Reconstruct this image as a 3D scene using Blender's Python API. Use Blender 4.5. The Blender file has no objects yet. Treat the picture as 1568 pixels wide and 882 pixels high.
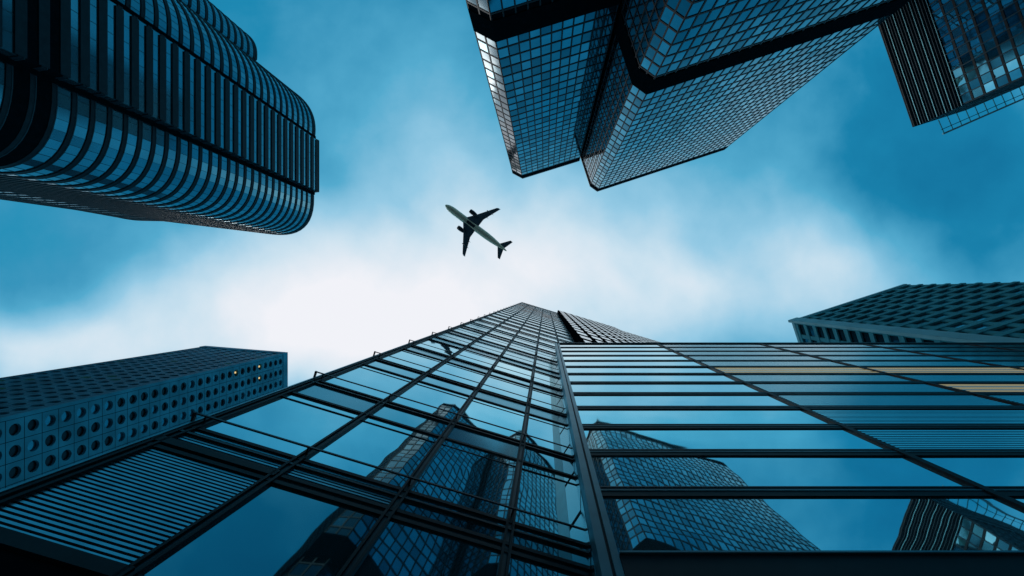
import bpy, math, random
from mathutils import Vector, Matrix
random.seed(7)
sc=bpy.context.scene
F=784.0; ZC=1.6
sc.view_settings.view_transform='Standard'
sc.view_settings.look='None'
sc.view_settings.exposure=0

# ------------------------------------------------------------ materials
MATS={}
def mat(name,col,rough=.5,metal=0.,noise=.15,nscale=1.5,bump=0.,bscale=.6,emit=None,estr=0.,spec=.5):
    m=bpy.data.materials.new(name); m.use_nodes=True
    nt=m.node_tree; b=nt.nodes['Principled BSDF']
    b.inputs['Roughness'].default_value=rough; b.inputs['Metallic'].default_value=metal
    b.inputs['Specular IOR Level'].default_value=spec
    tc=nt.nodes.new('ShaderNodeTexCoord')
    n=nt.nodes.new('ShaderNodeTexNoise'); n.inputs['Scale'].default_value=nscale; n.inputs['Detail'].default_value=5
    nt.links.new(tc.outputs['Object'],n.inputs['Vector'])
    r=nt.nodes.new('ShaderNodeValToRGB')
    r.color_ramp.elements[0].position=.3; r.color_ramp.elements[1].position=.7
    r.color_ramp.elements[0].color=[c*(1-noise) for c in col]+[1]
    r.color_ramp.elements[1].color=[min(1,c*(1+noise)) for c in col]+[1]
    nt.links.new(n.outputs['Fac'],r.inputs['Fac']); nt.links.new(r.outputs['Color'],b.inputs['Base Color'])
    if bump>0:
        n2=nt.nodes.new('ShaderNodeTexNoise'); n2.inputs['Scale'].default_value=bscale; n2.inputs['Detail'].default_value=1
        nt.links.new(tc.outputs['Object'],n2.inputs['Vector'])
        bp=nt.nodes.new('ShaderNodeBump'); bp.inputs['Strength'].default_value=1; bp.inputs['Distance'].default_value=bump
        nt.links.new(n2.outputs['Fac'],bp.inputs['Height']); nt.links.new(bp.outputs['Normal'],b.inputs['Normal'])
    if emit:
        b.inputs['Emission Color'].default_value=list(emit)+[1]; b.inputs['Emission Strength'].default_value=estr
    MATS[name]=m; return name

mat('tower_glass_a',(.40,.73,.80),.015,.93,.05,.4,.006,.5)
mat('tower_glass_b',(.58,.90,.93),.02,.93,.05,.4,.006,.5)
mat('tower_glass_c',(.22,.50,.57),.02,.93,.05,.4,.006,.5)
mat('high_glass_a',(.38,.68,.74),.18,.93,.05,.4)
mat('high_glass_b',(.52,.82,.88),.18,.93,.05,.4)
mat('high_glass_c',(.20,.47,.54),.18,.93,.05,.4)
mat('low_glass',(.12,.31,.36),.02,.92,.05,.4,.006,.5)
mat('spandrel_glass',(.09,.29,.35),.12,.85,.1,.4,.004,.5)
mat('dark_frame',(.004,.012,.016),.5,0,.3,2,spec=.12)
mat('rail_metal',(.008,.028,.036),.4,.5,.3,2,spec=.2)
mat('slat_metal',(.18,.42,.49),.3,.9,.15,3)
mat('slat_bright',(.85,.97,.98),.10,.95,.06,3)
mat('slat_warm',(.60,.50,.28),.4,.3,.35,.25,emit=(1,.84,.45),estr=.30)  # warm interior light behind the blinds put into slat colour and glow
mat('column_metal',(.09,.25,.29),.35,.8,.2,1)
mat('sky_glass_a',(.08,.28,.35),.05,.9,.1,.4,.01,.3)
mat('sky_glass_b',(.13,.37,.45),.05,.9,.1,.4,.01,.3)
mat('sky_glass_c',(.04,.16,.21),.06,.9,.1,.4,.01,.3)
mat('dimmed_glass_a',(.012,.05,.07),.08,.8,.1,.4,.01,.3)  # dimmer copies of the skyscraper glass, darkened in base colour
mat('dimmed_glass_b',(.025,.10,.13),.08,.8,.1,.4,.01,.3)
mat('black_panel',(.002,.008,.011),.7,.0,.2,1,spec=0)
mat('bronze_band',(.014,.052,.066),.5,.2,.2,1,spec=.15)
mat('bronze_dark',(.008,.028,.037),.55,0,.2,1,spec=.1)
mat('curve_glass',(.13,.36,.43),.14,.88,.2,.08,.01,.2)
mat('concrete_teal',(.035,.27,.36),.75,0,.25,.2,spec=.1)
mat('concrete_pale',(.10,.50,.56),.7,0,.2,.2,spec=.1)
mat('parapet_pale',(.40,.82,.86),.55,0,.1,.3,spec=.2)
mat('window_dark',(.004,.018,.024),.2,.3,.2,1,spec=.3)
mat('lamp_window',(.8,.6,.3),.5,0,.1,1,emit=(1,.68,.25),estr=.8)
mat('roof_felt',(.03,.04,.045),.9)
mat('asphalt',(.085,.10,.11),.9,0,.4,.02)
mat('paving',(.16,.18,.18),.85,0,.2,2)
mat('fuselage_paint',(.90,.84,.58),.4,0,.08,.4)
mat('wing_paint',(.09,.14,.17),.4,.2,.15,.5)
mat('engine_dark',(.03,.045,.055),.4,.5,.2,1)

# ------------------------------------------------------------ mesh builder
class MB:
    def __init__(s): s.v=[];s.f=[];s.m=[];s.names=[]
    def mi(s,n):
        if n not in s.names: s.names.append(n)
        return s.names.index(n)
    def face(s,pts,m):
        b=len(s.v); s.v+= [tuple(p) for p in pts]; s.f.append(tuple(range(b,b+len(pts)))); s.m.append(s.mi(m))
    def box(s,o,u,n,u0,u1,n0,n1,z0,z1,m):
        P=lambda a,b,c:(o[0]+u[0]*a+n[0]*b,o[1]+u[1]*a+n[1]*b,c)
        c=[P(u0,n0,z0),P(u1,n0,z0),P(u1,n1,z0),P(u0,n1,z0),P(u0,n0,z1),P(u1,n0,z1),P(u1,n1,z1),P(u0,n1,z1)]
        b=len(s.v); s.v+=c
        for q in ((0,3,2,1),(4,5,6,7),(0,1,5,4),(1,2,6,5),(2,3,7,6),(3,0,4,7)):
            s.f.append(tuple(b+i for i in q)); s.m.append(s.mi(m))
    def obj(s,name):
        me=bpy.data.meshes.new(name); me.from_pydata(s.v,[],s.f)
        for n in s.names: me.materials.append(MATS[n])
        me.polygons.foreach_set('material_index',s.m)
        me.update()
        ob=bpy.data.objects.new(name,me); sc.collection.objects.link(ob); return ob

def area(p): return .5*sum(p[i][0]*p[(i+1)%len(p)][1]-p[(i+1)%len(p)][0]*p[i][1] for i in range(len(p)))
def ccw(p): return p if area(p)>0 else p[::-1]
def offs(p,d):
    r=[];N=len(p)
    for i in range(N):
        a,b,c=p[i-1],p[i],p[(i+1)%N]
        e1=Vector((b[0]-a[0],b[1]-a[1])).normalized(); e2=Vector((c[0]-b[0],c[1]-b[1])).normalized()
        n1=Vector((e1.y,-e1.x)); n2=Vector((e2.y,-e2.x))
        k=d/max(.35,1+n1.dot(n2)); r.append((b[0]+(n1.x+n2.x)*k,b[1]+(n1.y+n2.y)*k))
    return r
def ring(mb,p,d0,d1,z0,z1,m):
    a=offs(p,d0);b=offs(p,d1);N=len(p)
    for i in range(N):
        j=(i+1)%N
        mb.face([(*b[i],z0),(*b[j],z0),(*b[j],z1),(*b[i],z1)],m)
        mb.face([(*a[i],z0),(*a[j],z0),(*b[j],z0),(*b[i],z0)],m)
        mb.face([(*b[i],z1),(*b[j],z1),(*a[j],z1),(*a[i],z1)],m)
def fillet(pts,seg=8):
    out=[];N=len(pts)
    for i in range(N):
        a,b,c=pts[i-1],pts[i],pts[(i+1)%N]; r=b[2]
        if r<=0: out.append((b[0],b[1])); continue
        B=Vector(b[:2]); u=(Vector(a[:2])-B); v=(Vector(c[:2])-B)
        t=min(r,u.length*.95,v.length*.95); p0=B+u.normalized()*t; p1=B+v.normalized()*t
        for k in range(seg+1):
            s=k/seg; q=(1-s)**2*p0+2*s*(1-s)*B+s*s*p1
            out.append((q.x,q.y))
    return out
def panel(mb,o,u,n,u0,u1,z0,z1,d,tilt,m):
    ta=random.uniform(-tilt,tilt);tb=random.uniform(-tilt,tilt);uc=(u0+u1)/2;zc=(z0+z1)/2
    def P(a,z):
        q=d+ta*(a-uc)+tb*(z-zc); return (o[0]+u[0]*a+n[0]*q,o[1]+u[1]*a+n[1]*q,z)
    mb.face([P(u0,z0),P(u1,z0),P(u1,z1),P(u0,z1)],m)
def px(points,H): 
    s=(H-ZC)/F; return [(p[0]*s,p[1]*s)+tuple(q*s for q in p[2:]) for p in points]
def tower(mb,poly,H,z0,fh,tr_h,tr_out,colw,mu_w,mu_out,G,FR,tilt=.003,bands=(),mumat=None,parapet=1.2,parmat=None,gsel=None):
    poly=ccw(poly);N=len(poly);mumat=mumat or FR
    nf=max(1,round((H-z0)/fh)); fh=(H-z0)/nf
    def inband(z):
        for a,b,m in bands:
            if a<=z<b: return m
        return None
    for k in range(nf+1):
        z=z0+k*fh
        ring(mb,poly,-.05,tr_out,z-tr_h/2,z+tr_h/2,FR)
    ring(mb,poly,-.3,tr_out+.08,H+tr_h/2+.003,H+parapet,parmat or FR)
    for i in range(N):
        a=poly[i];b=poly[(i+1)%N];L=math.hypot(b[0]-a[0],b[1]-a[1])
        if L<.05: continue
        u=((b[0]-a[0])/L,(b[1]-a[1])/L);n=(u[1],-u[0])
        GG=(gsel(n) if gsel else None) or G
        nc=max(1,round(L/colw));cw=L/nc
        for c in range(nc+1):
            w=mu_w/2
            u0=max(0.01,c*cw-w);u1=min(L-.01,c*cw+w)
            if mu_w>0: mb.box(a,u,n,u0,u1,-.04,mu_out,z0,H,mumat)
        for k in range(nf):
            za=z0+k*fh;zb=za+fh;bm=inband((za+zb)/2)
            for c in range(nc):
                m=bm or random.choice(GG)
                panel(mb,a,u,n,c*cw,(c+1)*cw,za,zb,0,0 if bm else tilt,m)
    for za,zb,m in bands:
        ring(mb,poly,-.02,mu_out+.05,za,zb,m)
    mb.face([(x,y,H+.3) for x,y in poly],'roof_felt')

# ------------------------------------------------------------ foreground glass tower
H1=180.; s1=(H1-ZC)/F
mb=MB()
nrm=math.hypot(1,.3); u=(1/nrm,.3/nrm); n=(.3/nrm,-1/nrm)
o=(-35*s1,13.4*s1); cw=10.5*s1*nrm; NC=21; W=cw*NC
levels=[(0.,2.6,'black'),(2.6,7.7,'louver'),(7.7,8.4,'black'),(8.4,11.9,'louver'),(11.9,12.2,'black'),(12.2,13.2,'strip')]
z=13.2; 
while z<H1-6:
    levels.append((z,z+4.3,'win')); levels.append((z+4.3,z+6.3,'span')); z+=6.3
levels.append((z,H1,'win'))
for (a,b,t) in levels:
    for c in range(NC):
        u0=c*cw;u1=u0+cw
        if t=='black': panel(mb,o,u,n,u0,u1,a,b,0,0,'black_panel' if c<1 or a<3 else 'tower_glass_c')
        elif t in('louver','strip') and (c<1 or (a<3 and c<2) or (t=='strip' and c<2) or (3<c and a<8)):
            panel(mb,o,u,n,u0,u1,a,b,-.05,0,'black_panel')
            zz=a+.08
            while zz<b-.06:
                mb.box(o,u,n,u0+.06,u1-.06,-.04,.008,zz,zz+.060,'slat_metal' if c<2 else 'rail_metal'); zz+=.12
        elif t=='span': panel(mb,o,u,n,u0,u1,a,b,0,.002,random.choice(['spandrel_glass','tower_glass_c','tower_glass_c'] if a<34 else ['spandrel_glass','high_glass_c']))
        else:
            m=random.choice(['tower_glass_a','tower_glass_b','tower_glass_a','tower_glass_a'])
            if t in('louver','strip'): m=random.choice(['low_glass','low_glass','tower_glass_c'])  # dark reflections of buildings put into the colour of the low panes
            elif a>120: m=random.choice(['high_glass_c','high_glass_a','spandrel_glass'])
            elif a>34: m=random.choice(['high_glass_b','high_glass_a','high_glass_a'])
            panel(mb,o,u,n,u0,u1,a,b,0,.0035,m)
    if t=='black': mb.box(o,u,n,-.12,cw,-.02,.07,b-.14,b+.14,'dark_frame')
    mb.box(o,u,n,-.12,W,-.02,.045,b-.07,b+.07,'dark_frame')
    if t=='win': mb.box(o,u,n,0,W,-.02,.02,b-.62,b-.57,'dark_frame')
    if t in('span','strip') :
        mb.box(o,u,n,-.28,W,.19,.225,b+.30,b+.36,'rail_metal')
        mb.box(o,u,n,-.12,W,-.02,.06,b-.42,b-.34,'rail_metal')
        for c in range(0,NC+1):
            mb.box(o,u,n,c*cw-.02,c*cw+.02,.03,.2,b+.31,b+.35,'rail_metal')
        mb.box(o,u,n,-.30,-.24,-.25,.23,b+.29,b+.37,'rail_metal')
for c in range(NC+1):
    x=c*cw
    mb.box(o,u,n,x-.10,x-.045,-.02,.07,0,H1,'dark_frame')
    mb.box(o,u,n,x+.045,x+.10,-.02,.07,0,H1,'dark_frame')
    mb.box(o,u,n,x-.04,x+.04,-.02,.03,0,H1,'rail_metal')
mb.box(o,u,n,-.18,-.135,-.6,.08,0,H1,'column_metal')
D=32
def LP(a,b,z): return (o[0]+u[0]*a+n[0]*b,o[1]+u[1]*a+n[1]*b,z)
body=[LP(-.1,-.06,0)[:2],LP(W,-.06,0)[:2],LP(W,-D,0)[:2],LP(-.1,-D,0)[:2]]
pb=ccw(body)
for i in range(4):
    a=pb[i];b=pb[(i+1)%4];L=math.hypot(b[0]-a[0],b[1]-a[1]);uu=((b[0]-a[0])/L,(b[1]-a[1])/L);nn=(uu[1],-uu[0])
    if nn[0]*n[0]+nn[1]*n[1]>.9: 
        mb.face([(*a,0),(*b,0),(*b,H1),(*a,H1)],'black_panel'); continue
    k=0
    while k*6.3<H1:
        za=k*6.3; zb=min(H1,za+6.3)
        for c in range(12): panel(mb,a,uu,nn,c*L/12,(c+1)*L/12,za,zb-1.2,0,.002,random.choice(['tower_glass_a','tower_glass_c']))
        mb.box(a,uu,nn,.05,L-.05,-.1,.1,zb-1.2,zb,'dark_frame'); k+=1
    for c in range(13): mb.box(a,uu,nn,max(.02,c*L/12-.1),min(L-.02,c*L/12+.1),-.1,.15,0,H1,'dark_frame')
mb.face([(*p,H1) for p in pb],'roof_felt')
mb.box(o,u,n,-.15,W,-.4,.06,H1+.003,H1+1.3,'dark_frame')
for (xa,xb,out,zt,zb_) in ((18+35,105+35,1.05,H1+1.0,60),(105+35+.2,W/s1/nrm-.5,.62,H1+.4,60)):
    a=xa*s1*nrm;b=xb*s1*nrm
    mb.box(o,u,n,a,b,.08,out,zb_,zt,'black_panel')
    k=zb_
    nb=int((b-a)/2.2); w_=(b-a)/nb
    while k<zt-3:
        for c in range(nb):
            panel(mb,o,u,n,a+c*w_+.40,a+(c+1)*w_-.40,k+2.0,k+6.0,out+.012,.0012,random.choice(['sky_glass_a','sky_glass_c','dimmed_glass_b']))
        k+=7.2
mb.obj('glass_office_tower')

# ------------------------------------------------------------ low glass office building, right foreground
H2=50.; s2=(H2-ZC)/F
mb=MB(); Y2=77*s2; X2=15.5*s2; u=(1,0);n=(0,-1);o=(X2,Y2); W=62.; cwm=2.03*Y2
zb0=10.9; fh=(H2-zb0)/13
mb.box(o,u,n,-.0,W,-14,-.02,0,H2-.02,'black_panel')
for k in range(13):
    za=zb0+k*fh; zb=za+fh
    for c in range(7):
        u0=c*cwm+.0; u1=min(W,u0+cwm)
        m=random.choice(['tower_glass_a','tower_glass_a','tower_glass_b'])
        if k<2: m='tower_glass_a'
        panel(mb,o,u,n,u0,u1,za,zb,0,.0012,m)
        if k>=2 and c>=1:
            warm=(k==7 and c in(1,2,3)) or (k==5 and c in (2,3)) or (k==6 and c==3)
            zz=za+.30
            zs=0
            while zz<zb-.42:
                ua,ub=u0+.12,u1-.12
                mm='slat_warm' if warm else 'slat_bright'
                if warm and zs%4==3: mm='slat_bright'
                mb.box(o,u,n,ua,ub,.002,.007,zz+.115,zz+.20,'black_panel')
                mb.box(o,u,n,ua,ub,.002,.012,zz,zz+.11,mm)
                zz+=.21; zs+=1
    mb.box(o,u,n,.3,W,-.01,.04,zb-.36,zb+.22,'dark_frame')
    mb.box(o,u,n,.3,W,.035,.055,zb-.05,zb-.01,'column_metal')
    mb.box(o,u,n,.3,W,.035,.05,zb+.16,zb+.225,'rail_metal')
for c in range(1,8):
    x=c*cwm
    if x<W: 
        mb.box(o,u,n,x-.10,x+.10,-.01,.075,zb0,H2,'dark_frame')
mb.box(o,u,n,-.02,.16,-.4,.10,0,H2+.1,'column_metal')
mb.box(o,u,n,.163,.22,-.4,.05,0,H2+.05,'dark_frame')
mb.box(o,u,n,.223,.36,-.4,.085,0,H2+.1,'column_metal')
mb.box(o,u,n,-.015,W,-14,.11,H2+.103,H2+.6,'dark_frame')
mb.box(o,u,n,.37,W,-.1,.10,zb0-.9,zb0-.16,'dark_frame')
mb.box(o,u,n,.37,W,-.1,.14,zb0-.155,zb0-.09,'column_metal')
for k in range(17):
    mb.box(o,(0,1),(-1,0),.42,13.9,-.01,.03,k*3+.15,k*3+2.9,'spandrel_glass')
for k in range(6):
    for c in range(6):
        mb.box(o,u,n,c*10+1,c*10+10.8,-.01,.05,.2+k*1.6,.2+k*1.6+1.5,'window_dark')
mb.obj('glass_office_building')

# ------------------------------------------------------------ top centre grid skyscrapers
H3=200.
G3=['sky_glass_a','sky_glass_b','sky_glass_a','sky_glass_c']
G3_DIM=['dimmed_glass_a','dimmed_glass_b','dimmed_glass_a','sky_glass_c']  # shade of the left-facing sides put into darker glass colour
mb=MB()
pa=px([(-50,-186),(-35,-178),(52,-205),(30,-330),(-78,-300)],H3)
tower(mb,pa,H3,0,4,.46,.08,2.05,.26,.10,G3,'dark_frame',.006,bands=[(86,93,'black_panel'),(H3-3.5,H3,'black_panel'),(44,48,'black_panel')],gsel=lambda n:G3_DIM if n[0]<-.2 else None)
mb.obj('grid_glass_skyscraper')
mb=MB()
pb=px([(56,-206),(69,-166),(80,-158),(275,-222),(262,-262),(330,-480),(90,-400),(20,-320)],H3)
tower(mb,pb,H3,0,4,.46,.08,2.05,.26,.10,G3,'dark_frame',.006,bands=[(97,104,'black_panel'),(H3-3,H3,'black_panel'),(50,54,'black_panel')],gsel=lambda n:G3_DIM if n[0]<-.8 else None)
mb.obj('grid_glass_skyscraper')

# ------------------------------------------------------------ top right tower
H4=160.
mb=MB()
p4=px([(565,-257),(640,-281),(900,-392),(980,-590),(478,-512)],H4)
tower(mb,p4,H4,0,3.6,.7,.10,2.4,.22,.25,['tower_glass_a','tower_glass_c','sky_glass_b','spandrel_glass','tower_glass_c','sky_glass_c'],'dark_frame',.008,mumat='bronze_band',parmat='bronze_band',parapet=.6)
pc=ccw(p4)
ring(mb,pc,.1,.28,H4*.885,H4-.5,'black_panel')
k=H4*.885
while k<H4-1.3:
    ring(mb,pc,.2,.34,k,k+.2,'bronze_band' if int(k)%3 else 'column_metal'); k+=1.1
a=px([(609,-245),(905,-374)],H4)
L=math.hypot(a[1][0]-a[0][0],a[1][1]-a[0][1]);uu=((a[1][0]-a[0][0])/L,(a[1][1]-a[0][1])/L);nn=(-uu[1],uu[0])
mb.box(a[0],uu,nn,0,L,-.25,.25,H4-.2,H4+.3,'parapet_pale')
mb.box(a[0],uu,nn,0,L,-1.5,-1.3,H4-.1,H4+.15,'concrete_pale')
for i in range(14): mb.box(a[0],uu,nn,i*3+.3,i*3+.5,-4.5,-.26,H4-.1,H4+.1,'concrete_pale')
mb.obj('louvred_office_tower')

# ------------------------------------------------------------ curved tower, upper left
H5=180.
mb=MB()
p5=px([(-425,-93,0),(-357,-86,62),(-358,-157,0),(-350,-158,0),(-350,-236,0),(-357,-238,0),(-350,-283,48),(-450,-357,0),
       (-446,-362,0),(-444,-392,26),(-545,-447,0),(-760,-560,0),(-1050,-500,0),(-1050,-176,0),(-680,-124,0),(-640,-114,20),(-590,-113,0)],H5)
p5=fillet(p5,12)
tower(mb,p5,H5,0,3.6,.80,.16,3.0,.07,.04,['curve_glass'],'bronze_dark',.003,bands=[(80,87,'black_panel')],parapet=1.5,mumat='bronze_band')
k=3.6
p5c=ccw(p5)
s5=(H5-ZC)/F
while k<H5:
    ring(mb,p5c,.14,.20,k+.42,k+.62,'bronze_band')
    mb.box((-350*s5,-236*s5),(0,1),(1,0),.3,77.5*s5,.0,.24,k-.9,k+.9,'bronze_dark')
    k+=3.6
for q in ((-358.5,-157),(-357,-238.5),(-450,-357.5)):
    x,y=q[0]*s5,q[1]*s5
    mb.box((x,y),(0,1),(1,0),-1.1,.9,-.5,.6,0,H5+1.6,'black_panel')
mb.obj('curved_skyscraper')

# ------------------------------------------------------------ round window tower, lower left
H6=178.
mb=MB()
p6=ccw(px([(-520,80),(-395,90),(-395,240),(-520,240)],H6))
def round_wall(a,b,z0,z1,fh,cwid,r,dep,lit):
    L=math.hypot(b[0]-a[0],b[1]-a[1]);u=((b[0]-a[0])/L,(b[1]-a[1])/L);n=(u[1],-u[0])
    m0=.7
    nc=round((L-2*m0)/cwid);cw=(L-2*m0)/nc;nf=round((z1-z0)/fh);fh=(z1-z0)/nf;S=16;g=.05
    P=lambda x,d,z:(a[0]+u[0]*x+n[0]*d,a[1]+u[1]*x+n[1]*d,z)
    mb.face([P(0,-.75,z0),P(L,-.75,z0),P(L,-.75,z1),P(0,-.75,z1)],'black_panel')
    mb.box(a,u,n,0.01,m0-g,-.7,.0,z0,z1,'concrete_teal'); mb.box(a,u,n,L-m0+g,L-.01,-.7,.0,z0,z1,'concrete_teal')
    for k in range(nf):
        for c in range(nc):
            cx=m0+(c+.5)*cw;cz=z0+(k+.5)*fh;hx=cw/2-g;hz=fh/2-g
            C=[];Q=[]
            for i in range(S):
                t=2*math.pi*(i+.5)/S;ct,st=math.cos(t),math.sin(t)
                C.append((cx+r*ct,cz+r*st)); kq=min(hx/abs(ct),hz/abs(st)); Q.append((cx+kq*ct,cz+kq*st))
            for sx in(-1,1):
                for sz in(-1,1):
                    j=min(range(S),key=lambda i:(Q[i][0]-cx-sx*hx)**2+(Q[i][1]-cz-sz*hz)**2); Q[j]=(cx+sx*hx,cz+sz*hz)
            for i in range(S):
                j=(i+1)%S
                mb.face([P(Q[i][0],0,Q[i][1]),P(Q[j][0],0,Q[j][1]),P(C[j][0],0,C[j][1]),P(C[i][0],0,C[i][1])],'concrete_teal')
                mb.face([P(C[i][0],0,C[i][1]),P(C[j][0],0,C[j][1]),P(C[j][0],-.5,C[j][1]),P(C[i][0],-.5,C[i][1])],'concrete_teal')
            m='lamp_window' if random.random()<lit else random.choice(['window_dark','window_dark','spandrel_glass','window_dark'])
            if m=='lamp_window':
                mb.face([P(x,-.5,z) for x,z in C],'window_dark')
                mb.box(a,u,n,cx-.35,cx+.15,-.49,-.3,cz-.1,cz+.4,'lamp_window')
            else: mb.face([P(x,-.5,z) for x,z in C],m)
for i in range(4):
    a=p6[i];b=p6[(i+1)%4]
    round_wall(a,b,6,H6-3,3.1,3.45,1.02,.5,.05)
ring(mb,p6,-.6,.15,H6-3,H6,'concrete_teal')
ring(mb,p6,-.8,0,0,6,'concrete_teal')
mb.face([(*p,H6-.5) for p in p6],'roof_felt')
mb.obj('round_window_skyscraper')

# ------------------------------------------------------------ concrete grid tower, right
H7=110.
mb=MB()
p7=px([(385,43),(555,-12),(592,95),(420,150)],H7)
tower(mb,p7,H7,0,3.5,1.15,.30,3.0,.8,.22,['window_dark','spandrel_glass','window_dark'],'concrete_pale',.004,parapet=1.6,parmat='parapet_pale')
x,y=p7[0]
mb.box((x,y),(1,-.3235),(-.31,-.95),-.9,1.0,.1,.6,0,H7+1.7,'parapet_pale')
mb.obj('concrete_grid_tower')

# ------------------------------------------------------------ airliner
par=bpy.data.objects.new('airliner',None); sc.collection.objects.link(par)
def lathe(name,prof,ax,m,seg=28,off=(0,0,0)):
    mb=MB();R=[]
    for (x,r,dz) in prof:
        R.append([(off[0]+x,off[1]+r*math.cos(2*math.pi*i/seg),off[2]+dz+r*math.sin(2*math.pi*i/seg)) for i in range(seg)])
    for a,b in zip(R,R[1:]):
        for i in range(seg):
            j=(i+1)%seg; mb.face([a[i],a[j],b[j],b[i]],m)
    ob=mb.obj(name)
    import bmesh
    bm=bmesh.new();bm.from_mesh(ob.data);bmesh.ops.remove_doubles(bm,verts=bm.verts,dist=.001);bmesh.ops.recalc_face_normals(bm,faces=bm.faces)
    for f in bm.faces:f.smooth=True
    bm.to_mesh(ob.data);bm.free()
    ob.parent=par;return ob
lathe('fuselage',[(0,.02,-.5),(-.3,.5,-.45),(-1,1.0,-.35),(-2.2,1.5,-.2),(-4,1.88,-.05),(-6,2.0,0),(-29,2.0,0),(-33,1.8,.2),(-37,1.35,.6),(-41,.75,1.05),(-43.3,.35,1.3),(-43.8,.05,1.35)],0,'fuselage_paint')
def wing(name,st,m):
    mb=MB();R=[]
    for y,xl,xt,z,t in st:
        c=xl-xt
        R.append([(xl,y,z),(xl-.12*c,y,z+t*.8),(xl-.4*c,y,z+t),(xt,y,z+.02),(xt,y,z-.02),(xl-.4*c,y,z-t*.6),(xl-.12*c,y,z-t*.5)])
    for a,b in zip(R,R[1:]):
        for i in range(7): j=(i+1)%7; mb.face([a[i],a[j],b[j],b[i]],m)
    mb.face(R[0],m);mb.face(R[-1],m)
    ob=mb.obj(name);ob.parent=par
for sg,nm in((1,'port'),(-1,'starboard')):
    wing('wing_'+nm,[(sg*1.0,-13.6,-22.6,-1.1,.55),(sg*6.3,-17.7,-22.6,-.7,.38),(sg*16.4,-24.5,-26.4,.3,.15),(sg*17.0,-25.3,-26.7,1.0,.08)],'wing_paint')
    wing('tailplane_'+nm,[(sg*.5,-37.6,-41.8,.9,.2),(sg*6.2,-41.9,-43.5,1.4,.08)],'wing_paint')
    lathe('engine_'+nm,[(-13.9,.85,0),(-13.7,1.0,0),(-14.1,1.2,0),(-15.6,1.28,0),(-17.3,1.1,0),(-18.3,.8,0),(-18.3,.5,0),(-19.1,.08,0)],0,'engine_dark',20,(0,sg*5.8,-2.3))
    wing('pylon_'+nm,[(sg*5.65,-15.2,-20.,-1.3,.4),(sg*5.95,-15.2,-20.,-1.3,.4)],'wing_paint')
    for yy in (8.5,11.8):
        lathe('flap_fairing_%s_%d'%(nm,int(yy)),[(-20.2-(yy-8.5)*.5,.02,0),(-21,.25,0),(-23.0-(yy-8.5)*.35,.25,0),(-24.6-(yy-8.5)*.35,.02,0)],0,'wing_paint',10,(0,sg*yy,-.75))
lathe('belly_fairing',[(-12.5,.1,0),(-14,1.2,0),(-16,1.55,0),(-21,1.55,0),(-23,1.1,0),(-24.5,.1,0)],0,'engine_dark',20,(0,0,-.52))
mb=MB()
T=.15
f1=[(-35.5,-T,1.8),(-40.8,-T,7.6),(-42.9,-T,7.6),(-41.4,-T,1.4)];f2=[(x,T,z) for x,_,z in f1]
mb.face(f1,'wing_paint');mb.face(f2,'wing_paint')
for i in range(4):
    j=(i+1)%4;mb.face([f1[i],f1[j],f2[j],f2[i]],'wing_paint')
ob=mb.obj('tail_fin');ob.parent=par
hs=(295-ZC)/F
par.location=(-153*hs,-136*hs,295)
par.rotation_euler=(0,0,math.atan2(-.6,-.8))

# ------------------------------------------------------------ ground
mb=MB(); mb.face([(-6000,-6000,0),(6000,-6000,0),(6000,6000,0),(-6000,6000,0)],'asphalt'); mb.obj('ground')
mb=MB(); mb.box((0,0),(1,0),(0,1),-30,80,-3.5,3.0,.002,.13,'paving'); mb.obj('pavement')

# ------------------------------------------------------------ world
w=bpy.data.worlds.new('World'); sc.world=w; w.use_nodes=True; nt=w.node_tree
for q in list(nt.nodes): nt.nodes.remove(q)
NN=nt.nodes.new; LK=nt.links.new
def M(op,a,b=None,c=None):
    x=NN('ShaderNodeMath');x.operation=op
    for i,v in enumerate((a,b,c)):
        if v is None: continue
        if isinstance(v,(int,float)): x.inputs[i].default_value=v
        else: LK(v,x.inputs[i])
    return x.outputs[0]
def VM(op,a,b=None):
    x=NN('ShaderNodeVectorMath');x.operation=op
    for i,v in enumerate((a,b)):
        if v is None: continue
        if isinstance(v,tuple): x.inputs[i].default_value=v
        else: LK(v,x.inputs[i])
    return x
out=NN('ShaderNodeOutputWorld');bg=NN('ShaderNodeBackground');LK(bg.outputs[0],out.inputs[0])
sky=NN('ShaderNodeTexSky');sky.sky_type='NISHITA';sky.sun_disc=False;sky.sun_elevation=math.radians(62);sky.sun_rotation=math.radians(270)
tc=NN('ShaderNodeTexCoord');sp=NN('ShaderNodeSeparateXYZ');LK(tc.outputs['Generated'],sp.inputs[0])
zz=M('MAXIMUM',sp.outputs[2],.12)
cb=NN('ShaderNodeCombineXYZ');LK(M('DIVIDE',sp.outputs[0],zz),cb.inputs[0]);LK(M('DIVIDE',sp.outputs[1],zz),cb.inputs[1])
P=cb.outputs[0]
n1=NN('ShaderNodeTexNoise');n1.inputs['Scale'].default_value=2.0;n1.inputs['Detail'].default_value=3;LK(P,n1.inputs['Vector'])
wv=VM('SUBTRACT',n1.outputs['Color'],(.5,.5,.5)); wv2=VM('MULTIPLY',wv.outputs[0],(.36,.30,0)); PW=VM('ADD',P,wv2.outputs[0]).outputs[0]
tot=.19
for (cx,cy,rx,ry,am) in ((400,430,240,125,.44),(740,480,350,150,.50),(1280,440,340,120,.34),(690,240,260,210,.27),(60,530,240,90,.42),(520,560,300,100,.28),(1000,330,330,180,.20),(1480,250,200,140,-.12),(80,400,130,60,-.06)):
    d=VM('MULTIPLY',VM('SUBTRACT',PW,((cx-835)/F,(cy-450)/F,0)).outputs[0],(F/rx,F/ry,0))
    dd=VM('DOT_PRODUCT',d.outputs[0],d.outputs[0]).outputs['Value']
    g=M('MULTIPLY',M('EXPONENT',M('MULTIPLY',dd,-1)),am)
    tot=M('ADD',g,tot)
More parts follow.
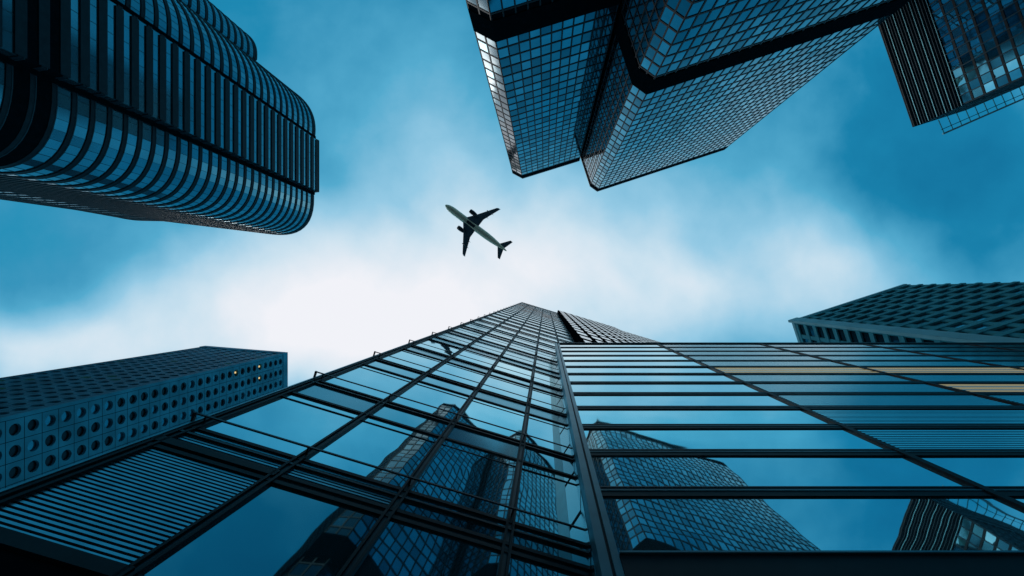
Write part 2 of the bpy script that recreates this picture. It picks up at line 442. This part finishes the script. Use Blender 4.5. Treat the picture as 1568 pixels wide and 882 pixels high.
n2=NN('ShaderNodeTexNoise');n2.inputs['Scale'].default_value=2.6;n2.inputs['Detail'].default_value=8;n2.inputs['Roughness'].default_value=.5;LK(PW,n2.inputs['Vector'])
tot=M('ADD',tot,M('MULTIPLY',M('SUBTRACT',n2.outputs['Fac'],.5),.55))
n3=NN('ShaderNodeTexNoise');n3.inputs['Scale'].default_value=6;n3.inputs['Detail'].default_value=7;n3.inputs['Roughness'].default_value=.52;LK(P,n3.inputs['Vector'])
tot=M('ADD',tot,M('MULTIPLY',M('SUBTRACT',n3.outputs['Fac'],.5),.26))
iz=M('SUBTRACT',1,M('MAXIMUM',sp.outputs[2],0))
tot=M('ADD',tot,M('MULTIPLY',M('MULTIPLY',iz,iz),.5))
rmp=NN('ShaderNodeValToRGB');LK(tot,rmp.inputs[0]);cr=rmp.color_ramp
cr.elements[0].position=0;cr.elements[0].color=(.002,.145,.315,1)
cr.elements[1].position=1;cr.elements[1].color=(.88,.89,.94,1)
for p,c in ((.2,(.010,.225,.42,1)),(.42,(.090,.405,.62,1)),(.62,(.30,.59,.78,1)),(.80,(.60,.76,.87,1)),(.92,(.78,.84,.91,1))):
    e=cr.elements.new(p);e.color=c
sc10=VM('MULTIPLY',rmp.outputs[0],(10,10,10))
tint=VM('MULTIPLY',sky.outputs[0],(.12,1.1,1.2))
mx=NN('ShaderNodeMix');mx.data_type='RGBA'
mr=NN('ShaderNodeMapRange');LK(tot,mr.inputs[0]);mr.inputs[1].default_value=-.1;mr.inputs[2].default_value=.3;mr.inputs[3].default_value=.5;mr.inputs[4].default_value=1
LK(mr.outputs[0],mx.inputs[0]);LK(tint.outputs[0],mx.inputs[6]);LK(sc10.outputs[0],mx.inputs[7])
LK(mx.outputs[2],bg.inputs[0]);bg.inputs[1].default_value=.1

# ------------------------------------------------------------ sun + camera
sl=bpy.data.lights.new('sun','SUN');sl.energy=.5;sl.angle=math.radians(20);sl.color=(1,.97,.93)
so=bpy.data.objects.new('sun',sl);sc.collection.objects.link(so)
S=Vector((-math.cos(math.radians(62)),0,math.sin(math.radians(62))))
so.rotation_euler=S.to_track_quat('Z','Y').to_euler();so.location=(0,0,400)
cam=bpy.data.cameras.new('camera');co=bpy.data.objects.new('camera',cam);sc.collection.objects.link(co)
cam.lens=18;cam.sensor_width=36;cam.clip_end=20000;cam.clip_start=.05
cam.shift_x=-51/1568;cam.shift_y=9/1568
co.location=(0,0,ZC);co.rotation_euler=(math.pi,0,0)
sc.camera=co
